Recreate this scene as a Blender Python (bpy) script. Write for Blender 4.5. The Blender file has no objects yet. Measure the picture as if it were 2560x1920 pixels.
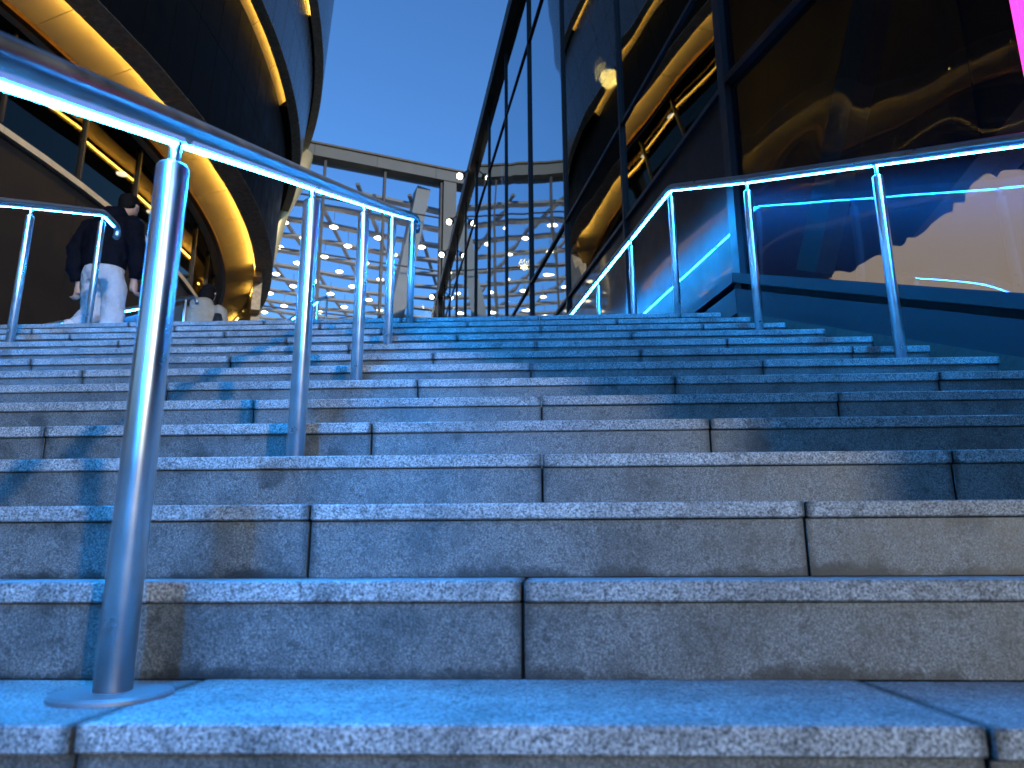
import bpy, bmesh, math, random
from mathutils import Vector, Matrix
random.seed(7)
R_ = math.radians
scene = bpy.context.scene
COL = scene.collection

# ------------------------------------------------------------------ camera
CAMZ = 0.17
cam_d = bpy.data.cameras.new('camera')
cam_d.sensor_width = 36.0
cam_d.lens = 26.04
cam_d.clip_start = 0.02
cam_d.clip_end = 3000
cam_d.dof.use_dof = True
cam_d.dof.focus_distance = 2.9
cam_d.dof.aperture_fstop = 5.0
cam = bpy.data.objects.new('camera', cam_d)
COL.objects.link(cam)
cam.matrix_world = Matrix.Translation((0, 0, CAMZ)) @ Matrix.Rotation(R_(90 + 13.8), 4, 'X') @ Matrix.Rotation(R_(-0.25), 4, 'Z')
scene.camera = cam

# ------------------------------------------------------------------ sky, sun lamp, exposure
SUN_EL, SUN_AZ = 13.0, 147.0          # low, behind the camera; the sun lamp is added in place of warm street light
world = bpy.data.worlds.new('World')
scene.world = world
world.use_nodes = True
wn = world.node_tree.nodes
wl = world.node_tree.links
wn.clear()
w_out = wn.new('ShaderNodeOutputWorld')
w_bg = wn.new('ShaderNodeBackground')
w_sky = wn.new('ShaderNodeTexSky')
w_sky.sky_type = 'NISHITA'
w_sky.sun_disc = False
w_sky.sun_elevation = R_(SUN_EL)
w_sky.sun_rotation = R_(SUN_AZ)
w_sky.air_density = 1.0
w_sky.dust_density = 0.0
w_sky.ozone_density = 6.8
w_bg.inputs['Strength'].default_value = 0.15
wl.new(w_sky.outputs[0], w_bg.inputs[0])
wl.new(w_bg.outputs[0], w_out.inputs[0])

sun_d = bpy.data.lights.new('sun', 'SUN')
sun_d.energy = 1.2
sun_d.angle = R_(1.5)
sun_d.color = (1.0, 0.96, 0.86)
sun = bpy.data.objects.new('sun', sun_d)
COL.objects.link(sun)
_az, _el = R_(SUN_AZ), R_(SUN_EL)
_sd = Vector((math.sin(_az) * math.cos(_el), math.cos(_az) * math.cos(_el), math.sin(_el)))
sun.rotation_euler = _sd.to_track_quat('Z', 'Y').to_euler()
sun.location = _sd * 60

scene.view_settings.view_transform = 'Standard'
scene.view_settings.look = 'None'
scene.view_settings.exposure = 0.78
scene.view_settings.gamma = 1.0
scene.view_settings.use_curve_mapping = False
scene.render.engine = 'CYCLES'
scene.cycles.use_denoising = True
scene.cycles.max_bounces = 8
scene.cycles.transparent_max_bounces = 16
scene.cycles.sample_clamp_indirect = 6.0
scene.cycles.caustics_reflective = False
scene.cycles.caustics_refractive = False

# ------------------------------------------------------------------ materials
def new_mat(name):
    m = bpy.data.materials.new(name)
    m.use_nodes = True
    nt = m.node_tree
    bs = nt.nodes['Principled BSDF']
    return m, nt, bs

def N(nt, typ, **kw):
    n = nt.nodes.new(typ)
    for k, v in kw.items():
        if k in n.inputs:
            n.inputs[k].default_value = v
        else:
            setattr(n, k, v)
    return n

def ramp(nt, fac, stops):
    r = nt.nodes.new('ShaderNodeValToRGB')
    el = r.color_ramp.elements
    while len(el) < len(stops):
        el.new(0.5)
    for e, (p, c) in zip(el, stops):
        e.position = p
        e.color = (c[0], c[1], c[2], 1) if not isinstance(c, (int, float)) else (c, c, c, 1)
    nt.links.new(fac, r.inputs[0])
    return r.outputs[0]

def mul(nt, a, b, fac=1.0):
    m = nt.nodes.new('ShaderNodeMix')
    m.data_type = 'RGBA'
    m.blend_type = 'MULTIPLY'
    m.inputs[0].default_value = fac
    nt.links.new(a, m.inputs[6])
    nt.links.new(b, m.inputs[7])
    return m.outputs[2]

def plain(name, col, rough=0.5, metal=0.0, noise=0.25, scale=6.0, bump=0.0, spec=None, coat=0.0):
    m, nt, bs = new_mat(name)
    geo = N(nt, 'ShaderNodeNewGeometry')
    nz = N(nt, 'ShaderNodeTexNoise', Scale=scale, Detail=6.0, Roughness=0.6)
    nt.links.new(geo.outputs['Position'], nz.inputs['Vector'])
    lo = [c * (1 - noise) for c in col]
    hi = [min(1, c * (1 + noise)) for c in col]
    c = ramp(nt, nz.outputs[0], [(0.3, lo), (0.7, hi)])
    nt.links.new(c, bs.inputs['Base Color'])
    rr = ramp(nt, nz.outputs[0], [(0.25, max(0, rough * 0.8)), (0.75, min(1, rough * 1.25))])
    nt.links.new(rr, bs.inputs['Roughness'])
    bs.inputs['Metallic'].default_value = metal
    if spec is not None:
        bs.inputs['Specular IOR Level'].default_value = spec
    bs.inputs['Coat Weight'].default_value = coat
    if bump:
        b = N(nt, 'ShaderNodeBump', Strength=bump, Distance=0.01)
        nt.links.new(nz.outputs[0], b.inputs['Height'])
        nt.links.new(b.outputs[0], bs.inputs['Normal'])
    return m

def emit(name, col, strength, base=0.5):
    m, nt, bs = new_mat(name)
    bs.inputs['Base Color'].default_value = (base, base, base, 1)
    bs.inputs['Emission Color'].default_value = (*col, 1)
    bs.inputs['Emission Strength'].default_value = strength
    return m

def granite(name, dark, mid, light, speck, stain, bumpd, rough, joint=0.0, foot=0.0):
    """speckled granite: crystals, big blotches, grime creeping from the joints (local x ends)
    and up from the foot of the slab (local z)."""
    m, nt, bs = new_mat(name)
    geo = N(nt, 'ShaderNodeNewGeometry')
    tc = N(nt, 'ShaderNodeTexCoord')
    oi = N(nt, 'ShaderNodeObjectInfo')
    P = geo.outputs['Position']
    n1 = N(nt, 'ShaderNodeTexNoise', Scale=speck, Detail=3.0, Roughness=0.65)
    vo = N(nt, 'ShaderNodeTexVoronoi', Scale=speck * 0.75)
    nt.links.new(P, n1.inputs['Vector'])
    nt.links.new(P, vo.inputs['Vector'])
    c = ramp(nt, n1.outputs[0], [(0.36, dark), (0.5, mid), (0.66, light)])
    vb = ramp(nt, vo.outputs['Color'], [(0.1, 0.55), (0.45, 1.0), (0.85, 1.18)])
    c = mul(nt, c, vb, 0.8)
    # broad blotches
    n2 = N(nt, 'ShaderNodeTexNoise', Scale=9.0, Detail=7.0, Roughness=0.62)
    nt.links.new(P, n2.inputs['Vector'])
    c = mul(nt, c, ramp(nt, n2.outputs[0], [(0.32, 1 - stain), (0.56, 1.0), (0.75, 1.05)]))
    n4 = N(nt, 'ShaderNodeTexNoise', Scale=28.0, Detail=4.0, Roughness=0.6)
    nt.links.new(P, n4.inputs['Vector'])
    c = mul(nt, c, ramp(nt, n4.outputs[0], [(0.30, 1 - stain * 1.0), (0.37, 1.0)]))
    v2 = N(nt, 'ShaderNodeTexVoronoi', Scale=speck * 0.3)
    nt.links.new(P, v2.inputs['Vector'])
    c = mul(nt, c, ramp(nt, v2.outputs['Color'], [(0.08, 0.5), (0.22, 1.0), (0.8, 1.0), (0.95, 1.25)]), 0.75)
    # damp spots
    n6 = N(nt, 'ShaderNodeTexNoise', Scale=14.0, Detail=4.0, Roughness=0.7)
    nt.links.new(P, n6.inputs['Vector'])
    mv = N(nt, 'ShaderNodeMix'); mv.data_type = 'RGBA'; mv.blend_type = 'ADD'; mv.inputs[0].default_value = 0.05
    nt.links.new(P, mv.inputs[6]); nt.links.new(n6.outputs['Color'], mv.inputs[7])
    v3 = N(nt, 'ShaderNodeTexVoronoi', Scale=3.6)
    nt.links.new(mv.outputs[2], v3.inputs['Vector'])
    c = mul(nt, c, ramp(nt, v3.outputs['Distance'], [(0.09, 1 - stain), (0.15, 1.0)]))
    # slab to slab
    c = mul(nt, c, ramp(nt, oi.outputs['Random'], [(0.0, 0.84), (1.0, 1.1)]))
    if joint or foot:
        sx = N(nt, 'ShaderNodeSeparateXYZ')
        nt.links.new(tc.outputs['Generated'], sx.inputs[0])
        n3 = N(nt, 'ShaderNodeTexNoise', Scale=22.0, Detail=5.0, Roughness=0.7)
        nt.links.new(P, n3.inputs['Vector'])
    if joint:
        a = N(nt, 'ShaderNodeMath', operation='SUBTRACT'); a.inputs[1].default_value = 0.5
        nt.links.new(sx.outputs[0], a.inputs[0])
        b = N(nt, 'ShaderNodeMath', operation='ABSOLUTE'); nt.links.new(a.outputs[0], b.inputs[0])
        d = N(nt, 'ShaderNodeMath', operation='MULTIPLY_ADD'); d.inputs[1].default_value = 0.035; d.inputs[2].default_value = -0.0175
        nt.links.new(n3.outputs[0], d.inputs[0])
        e = N(nt, 'ShaderNodeMath', operation='ADD'); nt.links.new(b.outputs[0], e.inputs[0]); nt.links.new(d.outputs[0], e.inputs[1])
        c = mul(nt, c, ramp(nt, e.outputs[0], [(0.483, 1.0), (0.497, 1 - joint)]))
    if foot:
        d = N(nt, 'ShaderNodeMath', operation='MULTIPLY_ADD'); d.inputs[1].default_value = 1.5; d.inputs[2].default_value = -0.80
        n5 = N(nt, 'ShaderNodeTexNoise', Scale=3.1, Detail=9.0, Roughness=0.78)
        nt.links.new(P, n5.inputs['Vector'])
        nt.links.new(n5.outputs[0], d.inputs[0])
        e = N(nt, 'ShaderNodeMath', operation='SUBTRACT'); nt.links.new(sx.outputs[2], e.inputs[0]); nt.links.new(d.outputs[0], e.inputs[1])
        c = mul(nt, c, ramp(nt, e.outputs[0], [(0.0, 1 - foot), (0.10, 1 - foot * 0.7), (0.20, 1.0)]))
    nt.links.new(c, bs.inputs['Base Color'])
    rr = ramp(nt, n2.outputs[0], [(0.3, rough * 0.75), (0.7, rough)])
    nt.links.new(rr, bs.inputs['Roughness'])
    bmp = N(nt, 'ShaderNodeBump', Strength=0.6, Distance=bumpd)
    nt.links.new(n1.outputs[0], bmp.inputs['Height'])
    nt.links.new(bmp.outputs[0], bs.inputs['Normal'])
    return m

def glass(name, tint, refl, ior, wave, wscale, tilt=0.0, haze=0.0, power=3.5):
    """coated facade glass: tinted see-through plus a mirror part that grows at grazing angles"""
    m = bpy.data.materials.new(name)
    m.use_nodes = True
    nt = m.node_tree
    nt.nodes.clear()
    out = N(nt, 'ShaderNodeOutputMaterial')
    tr = N(nt, 'ShaderNodeBsdfTransparent'); tr.inputs[0].default_value = (*tint, 1)
    gl = N(nt, 'ShaderNodeBsdfGlossy', Roughness=0.015); gl.inputs[0].default_value = (*refl, 1)
    mx = N(nt, 'ShaderNodeMixShader')
    geo = N(nt, 'ShaderNodeNewGeometry')
    oi = N(nt, 'ShaderNodeObjectInfo')
    nz = N(nt, 'ShaderNodeTexNoise', Scale=wscale, Detail=1.0, Roughness=0.4)
    nz.noise_dimensions = '4D'
    nt.links.new(geo.outputs['Position'], nz.inputs['Vector'])
    mm = N(nt, 'ShaderNodeMath', operation='MULTIPLY'); mm.inputs[1].default_value = 9.0
    nt.links.new(oi.outputs['Random'], mm.inputs[0]); nt.links.new(mm.outputs[0], nz.inputs['W'])
    b = N(nt, 'ShaderNodeBump', Strength=1.0, Distance=wave)
    nt.links.new(nz.outputs[0], b.inputs['Height'])
    nrm = b.outputs[0]
    if tilt:                       # panes that bow outwards at the top
        ad = N(nt, 'ShaderNodeVectorMath', operation='ADD'); ad.inputs[1].default_value = (0, 0, -tilt)
        no = N(nt, 'ShaderNodeVectorMath', operation='NORMALIZE')
        nt.links.new(nrm, ad.inputs[0]); nt.links.new(ad.outputs[0], no.inputs[0]); nrm = no.outputs[0]
    nt.links.new(nrm, gl.inputs['Normal'])
    # Schlick reflectance, the same from both sides
    f0 = ((ior - 1) / (ior + 1)) ** 2
    dt = N(nt, 'ShaderNodeVectorMath', operation='DOT_PRODUCT')
    nt.links.new(geo.outputs['Normal'], dt.inputs[0]); nt.links.new(geo.outputs['Incoming'], dt.inputs[1])
    ab = N(nt, 'ShaderNodeMath', operation='ABSOLUTE'); nt.links.new(dt.outputs['Value'], ab.inputs[0])
    om = N(nt, 'ShaderNodeMath', operation='SUBTRACT'); om.inputs[0].default_value = 1.0; nt.links.new(ab.outputs[0], om.inputs[1])
    pw = N(nt, 'ShaderNodeMath', operation='POWER'); pw.inputs[1].default_value = power; nt.links.new(om.outputs[0], pw.inputs[0])
    fa = N(nt, 'ShaderNodeMath', operation='MULTIPLY_ADD'); fa.inputs[1].default_value = 1 - f0; fa.inputs[2].default_value = f0
    nt.links.new(pw.outputs[0], fa.inputs[0])
    nt.links.new(fa.outputs[0], mx.inputs[0])
    nt.links.new(tr.outputs[0], mx.inputs[1])
    nt.links.new(gl.outputs[0], mx.inputs[2])
    res = mx.outputs[0]
    if haze:                       # film of dust on the pane
        df = N(nt, 'ShaderNodeBsdfGlossy', Roughness=0.42); df.inputs[0].default_value = (0.45, 0.65, 1.0, 1)
        mh = N(nt, 'ShaderNodeMixShader'); mh.inputs[0].default_value = haze
        nt.links.new(res, mh.inputs[1]); nt.links.new(df.outputs[0], mh.inputs[2]); res = mh.outputs[0]
    nt.links.new(res, out.inputs[0])
    return m

def steel(name, rough, axis='Z', dark=1.0):
    """brushed tube: reflections drawn out along the tube's axis"""
    m, nt, bs = new_mat(name)
    tc = N(nt, 'ShaderNodeTexCoord')
    n2 = N(nt, 'ShaderNodeTexNoise', Scale=14.0, Detail=5.0)
    nt.links.new(tc.outputs['Object'], n2.inputs['Vector'])
    nt.links.new(ramp(nt, n2.outputs[0], [(0.3, [0.62 * dark] * 3), (0.7, [0.74 * dark, 0.73 * dark, 0.72 * dark])]), bs.inputs['Base Color'])
    nt.links.new(ramp(nt, n2.outputs[0], [(0.3, rough * 0.85), (0.7, rough * 1.2)]), bs.inputs['Roughness'])
    tg = N(nt, 'ShaderNodeCombineXYZ')
    for i_, v_ in enumerate((0, 0, 1) if axis == 'Z' else (-0.06, 0.91, 0.41)):
        tg.inputs[i_].default_value = v_
    nt.links.new(tg.outputs[0], bs.inputs['Tangent'])
    bs.inputs['Anisotropic'].default_value = 0.75
    bs.inputs['Metallic'].default_value = 1.0
    return m

M = {}
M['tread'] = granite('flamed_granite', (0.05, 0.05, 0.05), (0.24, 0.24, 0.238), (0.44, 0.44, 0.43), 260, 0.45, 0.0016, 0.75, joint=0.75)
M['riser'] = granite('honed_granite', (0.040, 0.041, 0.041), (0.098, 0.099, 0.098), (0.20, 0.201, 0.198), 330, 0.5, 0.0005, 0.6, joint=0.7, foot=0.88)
M['mortar'] = plain('mortar', (0.035, 0.034, 0.033), 0.95, noise=0.4, scale=40)
M['kerb'] = plain('brown_kerb_stone', (0.035, 0.029, 0.023), 0.8, noise=0.5, scale=25, bump=0.4)
M['paving'] = granite('landing_paving', (0.13, 0.135, 0.14), (0.22, 0.22, 0.225), (0.33, 0.335, 0.33), 300, 0.3, 0.0005, 0.7)
M['steel'] = steel('brushed_steel', 0.32, 'Z', 1.28)
M['plate'] = plain('satin_steel_plate', (0.22, 0.22, 0.23), 0.55, metal=0.8, noise=0.15, scale=30)
M['rail'] = steel('handrail_steel', 0.32, 'Y', 0.55)
M['led'] = emit('cyan_blue_led', (0.010, 0.30, 1.0), 330.0)
M['lens'] = emit('blue_diffuser', (0.004, 0.13, 0.8), 0.3)
M['warm2'] = emit('upper_cove_led', (1.0, 0.60, 0.10), 8.0)
M['warm'] = emit('warm_cove_led', (1.0, 0.60, 0.10), 20.0)
M['glassA'] = glass('facade_glass', (0.16, 0.17, 0.19), (0.84, 0.92, 0.96), 4.6, 0.008, 0.55, 0.02)
for nm_, tl_ in (('A0lo', 0.225), ('A1lo', 0.17), ('A0hi', 0.10), ('A1hi', 0.085)):
    M['glass' + nm_] = glass('facade_glass_bowed_' + nm_, (0.16, 0.17, 0.19), (0.85, 0.90, 0.92), 3.6, 0.010, 0.55, tl_)
M['glassB'] = glass('near_facade_glass', (0.55, 0.53, 0.52), (0.46, 0.54, 0.68), 1.55, 0.03, 1.0, 0.0, 0.016, 5.0)
M['glassT'] = glass('tower_glass', (0.30, 0.29, 0.27), (0.7, 0.62, 0.5), 1.6, 0.006, 0.6)
M['glassP'] = glass('screen_glass', (0.93, 0.95, 0.97), (0.9, 0.9, 0.9), 1.35, 0.004, 0.5)
M['frame'] = plain('dark_aluminium', (0.012, 0.013, 0.016), 0.45, noise=0.2)
M['sill'] = plain('sill_metal', (0.009, 0.010, 0.014), 0.5, spec=0.3, metal=0.0, noise=0.15, scale=9)
M['spandrel'] = plain('dark_spandrel', (0.010, 0.008, 0.0078), 0.40, noise=0.15, spec=0.25, coat=0.6)
M['black'] = plain('black_gap', (0.008, 0.008, 0.008), 0.9)
M['coping'] = plain('bronze_coping', (0.075, 0.062, 0.045), 0.45, metal=0.5, noise=0.25)
M['inner'] = plain('dark_interior', (0.012, 0.0105, 0.009), 0.8, noise=0.3, scale=1.5)
M['inbeam'] = plain('interior_beam', (0.30, 0.25, 0.19), 0.7, noise=0.15)
M['soffit'] = plain('cream_soffit', (0.62, 0.52, 0.36), 0.55, noise=0.07, scale=3)
M['clad'] = plain('black_cladding', (0.005, 0.0048, 0.0047), 0.5, noise=0.3, scale=2, spec=0.02)
M['cladblue'] = plain('blue_grey_cladding', (0.07, 0.075, 0.085), 0.28, metal=0.6, noise=0.12, scale=3)
M['band'] = plain('brown_stone_band', (0.50, 0.42, 0.31), 0.6, noise=0.35, scale=9)
M['trim'] = plain('copper_trim', (0.22, 0.12, 0.055), 0.35, metal=0.8, noise=0.2)
M['dwall'] = plain('dark_brown_wall', (0.013, 0.008, 0.0045), 0.7, noise=0.3, scale=1.2)
M['grey'] = plain('painted_grey_steel', (0.13, 0.13, 0.12), 0.55, noise=0.12, scale=2)
M['white'] = plain('white_painted_steel', (0.31, 0.29, 0.255), 0.5, noise=0.08, scale=3)
M['bronze'] = plain('polished_bronze', (0.75, 0.55, 0.26), 0.38, metal=0.25, noise=0.15, scale=2, bump=0.5)
M['lamp'] = emit('lamp_white', (1.0, 0.84, 0.56), 6.5)
M['flood'] = emit('flood_white', (1.0, 0.90, 0.70), 14.0)
M['globe'] = emit('globe_yellow', (1.0, 0.66, 0.14), 90.0)
M['down'] = emit('downlight', (1.0, 0.92, 0.78), 8.0)
M['pink'] = emit('magenta_sign', (1.0, 0.02, 0.50), 1.3)
M['cream'] = emit('cream_reflection_glow', (1.0, 0.83, 0.52), 0.5, 0.04)
M['navy'] = plain('navy_jacket', (0.003, 0.0035, 0.008), 0.8, noise=0.5, scale=18, bump=0.6, spec=0.1)
M['denim'] = plain('white_denim', (0.40, 0.39, 0.40), 0.8, noise=0.1, scale=30, bump=0.5)
M['beige'] = plain('beige_coat', (0.30, 0.26, 0.20), 0.8, noise=0.15, scale=20, bump=0.5)
M['skin'] = plain('skin', (0.42, 0.25, 0.18), 0.5, noise=0.1, scale=30)
M['hair'] = plain('black_hair', (0.006, 0.0055, 0.0055), 0.7, noise=0.5, scale=60, bump=0.8, spec=0.1)
M['strap'] = plain('black_strap', (0.012, 0.012, 0.014), 0.6)
M['shoe'] = plain('white_shoe', (0.6, 0.6, 0.6), 0.6)
M['bglass'] = plain('blue_grey_panel', (0.05, 0.075, 0.09), 0.15, noise=0.1)
M['ground'] = plain('street_paving', (0.12, 0.12, 0.12), 0.85, noise=0.3, scale=3)

# ------------------------------------------------------------------ object helpers
def tag(o, label=None, cat=None, group=None, kind=None):
    if label: o['label'] = label
    if cat: o['category'] = cat
    if group: o['group'] = group
    if kind: o['kind'] = kind
    return o

def empty(name, loc=(0, 0, 0), rotz=0.0):
    o = bpy.data.objects.new(name, None)
    o.empty_display_size = 0.2
    COL.objects.link(o)
    o.location = loc
    o.rotation_euler = (0, 0, rotz)
    return o

def mesh_of(bm, name, mat, smooth=False):
    me = bpy.data.meshes.new(name)
    bmesh.ops.recalc_face_normals(bm, faces=bm.faces[:])
    bm.to_mesh(me)
    bm.free()
    me.materials.append(M[mat] if isinstance(mat, str) else mat)
    if smooth:
        for p in me.polygons:
            p.use_smooth = True
    return me

def obj(name, me, parent=None, loc=(0, 0, 0), rot=(0, 0, 0)):
    o = bpy.data.objects.new(name, me)
    COL.objects.link(o)
    o.location = loc
    o.rotation_euler = rot
    if parent is not None:
        o.parent = parent
    return o

def box(bm, c, s, bev=0.0):
    r = bmesh.ops.create_cube(bm, size=1.0)
    vs = r['verts']
    for v in vs:
        v.co = Vector((v.co.x * s[0] + c[0], v.co.y * s[1] + c[1], v.co.z * s[2] + c[2]))
    if bev:
        es = list({e for v in vs for e in v.link_edges})
        bmesh.ops.bevel(bm, geom=es, offset=bev, segments=1, affect='EDGES')

def prism(bm, base, off):
    """closed prism of a polygon (list of Vectors) extruded by the vector off"""
    a = [bm.verts.new(p) for p in base]
    b = [bm.verts.new(Vector(p) + Vector(off)) for p in base]
    n = len(base)
    bm.faces.new(a)
    bm.faces.new(b[::-1])
    for i in range(n):
        bm.faces.new((a[i], a[(i + 1) % n], b[(i + 1) % n], b[i]))

def bar(bm, p, q, w, h, up=(0, 0, 1)):
    """rectangular bar from p to q, w across, h along up"""
    p, q = Vector(p), Vector(q)
    d = (q - p).normalized()
    side = d.cross(Vector(up)).normalized()
    u = side.cross(d).normalized()
    pts = [p + side * (sx * w / 2) + u * (su * h / 2) for sx, su in ((-1, -1), (1, -1), (1, 1), (-1, 1))]
    prism(bm, pts, q - p)

def tube(bm, pts, rads, seg=16, caps=True):
    pts = [Vector(p) for p in pts]
    if isinstance(rads, (int, float)):
        rads = [rads] * len(pts)
    rings = []
    prev = None
    for i, p in enumerate(pts):
        if i == 0: d = pts[1] - p
        elif i == len(pts) - 1: d = p - pts[i - 1]
        else: d = (pts[i + 1] - p).normalized() + (p - pts[i - 1]).normalized()
        d.normalize()
        ref = Vector((0, 0, 1)) if abs(d.z) < 0.95 else Vector((1, 0, 0))
        if prev is None:
            s = d.cross(ref).normalized()
        else:
            s = (prev - d * prev.dot(d)).normalized()
        prev = s
        u = s.cross(d)
        rings.append([bm.verts.new(p + (s * math.cos(2 * math.pi * k / seg) + u * math.sin(2 * math.pi * k / seg)) * rads[i]) for k in range(seg)])
    for a, b in zip(rings, rings[1:]):
        for k in range(seg):
            bm.faces.new((a[k], a[(k + 1) % seg], b[(k + 1) % seg], b[k]))
    if caps:
        bm.faces.new(rings[0][::-1])
        bm.faces.new(rings[-1])

def lathe(bm, prof, seg=20):
    rings = []
    for r, z in prof:
        rings.append([bm.verts.new((r * math.cos(2 * math.pi * k / seg), r * math.sin(2 * math.pi * k / seg), z)) for k in range(seg)])
    for a, b in zip(rings, rings[1:]):
        for k in range(seg):
            bm.faces.new((a[k], a[(k + 1) % seg], b[(k + 1) % seg], b[k]))
    bm.faces.new(rings[0][::-1])
    bm.faces.new(rings[-1])

def copy_tree(o, parent=None):
    c = o.copy()
    COL.objects.link(c)
    c.parent = parent
    for ch in list(o.children):
        copy_tree(ch, c)
    return c

# ------------------------------------------------------------------ setting: ground, stairs, landing
T, RS, D0 = 0.32, 0.147, 0.875          # tread, riser, distance of step 0
NLO, NHI = -4, 13
SROT = R_(-2.2)
LAND = RS * NHI
yA = math.radians(-10.65)
DB = 3.016                               # near facade: .956 X + .292 Y = DB
KX, KY = 1.643, 4.95                     # corner of the two facades
def facade_x(y):                         # far facade
    return 2.574 - 0.188 * y

bm = bmesh.new()
box(bm, (0, -300, RS * (NLO - 1) - 0.05), (1400, 1400, 0.1))
ground = obj('ground', mesh_of(bm, 'ground', 'ground'))
tag(ground, 'grey street paving at the foot of the stairs', 'ground', kind='structure')

cS, sS = math.cos(SROT), math.sin(SROT)
def s2w(s, t):                           # stair coordinates -> world
    return (s * cS - t * sS, s * sS + t * cS)
def s_end(t, D):                         # where a line parallel to the steps meets the plane .956X+.292Y = D
    # .956(s c - t sn) + .292(s sn + t c) = D
    return (D - t * (-0.956 * sS + 0.292 * cS)) / (0.956 * cS + 0.292 * sS)
S_LEFT = -6.2

bm = bmesh.new()
for n in range(NLO, NHI + 1):
    t0 = D0 + T * n + 0.024
    s1 = s_end(t0, 2.86) - 0.01
    box(bm, ((S_LEFT + s1) / 2, (t0 + D0 + T * (NHI + 1) + 0.02) / 2, (RS * n - 0.034 + RS * (NLO - 1) - 0.06) / 2 if n == NLO else RS * n - 0.034 - RS / 2),
        (s1 - S_LEFT, D0 + T * (NHI + 1) + 0.02 - t0, (RS * n - 0.034) - (RS * (NLO - 1) - 0.06) if n == NLO else RS))
stairs = obj('stairs', mesh_of(bm, 'stairs', 'mortar'), rot=(0, 0, SROT))
tag(stairs, 'wide flight of grey granite steps washed in blue light', 'stairs', kind='structure')

slab_cache = {}
def slab(kind, L):
    key = (kind, round(L, 3))
    if key not in slab_cache:
        bm = bmesh.new()
        if kind == 'tread':
            box(bm, (0, 0, 0), (L, T + 0.016, 0.032), 0.0028)
        else:
            box(bm, (0, 0, 0), (L, 0.022, RS - 0.032 - 0.0015), 0.0012)
        slab_cache[key] = mesh_of(bm, kind + '_slab', kind)
    return slab_cache[key]

JG = 0.0048
for n in range(NLO, NHI + 1):
    t0 = D0 + T * n
    end = s_end(t0, 2.875)
    j0 = (-0.50 + 0.0) if n % 2 == 0 else -0.01
    j0 += random.uniform(-0.03, 0.03)
    js = []
    k = -7
    while True:
        x = j0 + k * 1.0
        k += 1
        if x <= S_LEFT + 0.15: continue
        if x >= end - 0.12: break
        js.append(x)
    xs = [S_LEFT] + js + [end]
    for a, b in zip(xs, xs[1:]):
        L = b - a - JG
        cx = (a + b) / 2
        dz, dy = random.uniform(-0.0012, 0.0012), random.uniform(-0.0025, 0.0025)
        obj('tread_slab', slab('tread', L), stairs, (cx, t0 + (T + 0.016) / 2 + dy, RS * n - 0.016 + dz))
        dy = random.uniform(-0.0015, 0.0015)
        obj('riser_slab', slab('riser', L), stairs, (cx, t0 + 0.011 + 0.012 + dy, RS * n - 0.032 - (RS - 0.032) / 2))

# stone kerb at the right ends of the steps, against the facade
bm = bmesh.new()
def bpt(y, D, z):                         # point on a plane parallel to the near facade
    return Vector(((D - 0.292 * y) / 0.956, y, z))
def nose_z(y): return min(LAND, (y - D0) / T * RS)
for ya, yb in ((-0.6, 0.5), (0.5, 1.6), (1.6, 2.7), (2.7, 3.8), (3.8, 4.93)):
    prism(bm, [bpt(ya, 2.955, nose_z(ya) - 0.5), bpt(yb - 0.006, 2.955, nose_z(yb) - 0.5), bpt(yb - 0.006, 2.955, nose_z(yb) + 0.03), bpt(ya, 2.955, nose_z(ya) + 0.03)],
          Vector((0.956, 0.292, 0)) * 0.2)
kerb = obj('kerb', mesh_of(bm, 'kerb', 'kerb'))
tag(kerb, 'brown stone kerb along the right ends of the steps', 'kerb', kind='structure')

# landing beyond the top step and the lower terrace on its left
YL0 = D0 + T * (NHI + 1) + 0.03
bm = bmesh.new()
def flat(bm, pts, ztop, h):
    prism(bm, [Vector((x, y, ztop - h)) for x, y in pts], (0, 0, h))
p0 = s2w(S_LEFT, YL0); p1 = s2w(s_end(YL0, 2.9), YL0)
flat(bm, [p0, p1, (facade_x(5.6) - 0.02, 5.6), (facade_x(32) - 0.02, 32), (facade_x(60) - 0.02, 60), (-2.75, 60), (-2.75, 7.12), (p0[0], 7.12)], LAND, 1.9)
landing = obj('landing', mesh_of(bm, 'landing', 'paving'))
tag(landing, 'granite landing beyond the top step', 'landing', kind='structure')
bm = bmesh.new()
flat(bm, [(-30, 7.13), (-2.76, 7.13), (-2.76, 60), (-30, 60)], 1.55, 1.65)
terrace = obj('terrace', mesh_of(bm, 'terrace', 'paving'))
tag(terrace, 'lower stone terrace behind the landing beside the round tower', 'terrace', kind='structure')

# ------------------------------------------------------------------ railings with LED underside
RAIL_R, POST_R, SPIG_R = 0.0255, 0.0245, 0.0095
post_cache = {}
def add_post(root, base, h_tube, h_rail, plate=True, pr=POST_R):
    key = (round(h_tube, 3), round(h_rail, 3), pr)
    if key not in post_cache:
        bm = bmesh.new(); lathe(bm, [(pr, 0.0), (pr, h_tube - 0.004), (pr - 0.003, h_tube)], 28)
        pm = mesh_of(bm, 'post', 'steel', True)
        bm = bmesh.new(); lathe(bm, [(SPIG_R, h_tube - 0.002), (SPIG_R, h_rail - RAIL_R + 0.004)], 14)
        sm = mesh_of(bm, 'spigot', 'steel', True)
        bm = bmesh.new(); lathe(bm, [(0.078, 0.0), (0.078, 0.005), (0.074, 0.008), (pr + 0.002, 0.0085)], 32)
        bp = mesh_of(bm, 'base_plate', 'plate')
        for me in (pm, sm):
            for p in me.polygons:
                if len(p.vertices) > 4: p.use_smooth = False
        post_cache[key] = (pm, sm, bp)
    pm, sm, bp = post_cache[key]
    po = obj('post', pm, root, base)
    obj('spigot', sm, po)
    if plate:
        obj('base_plate', bp, po)
    return po

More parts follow.
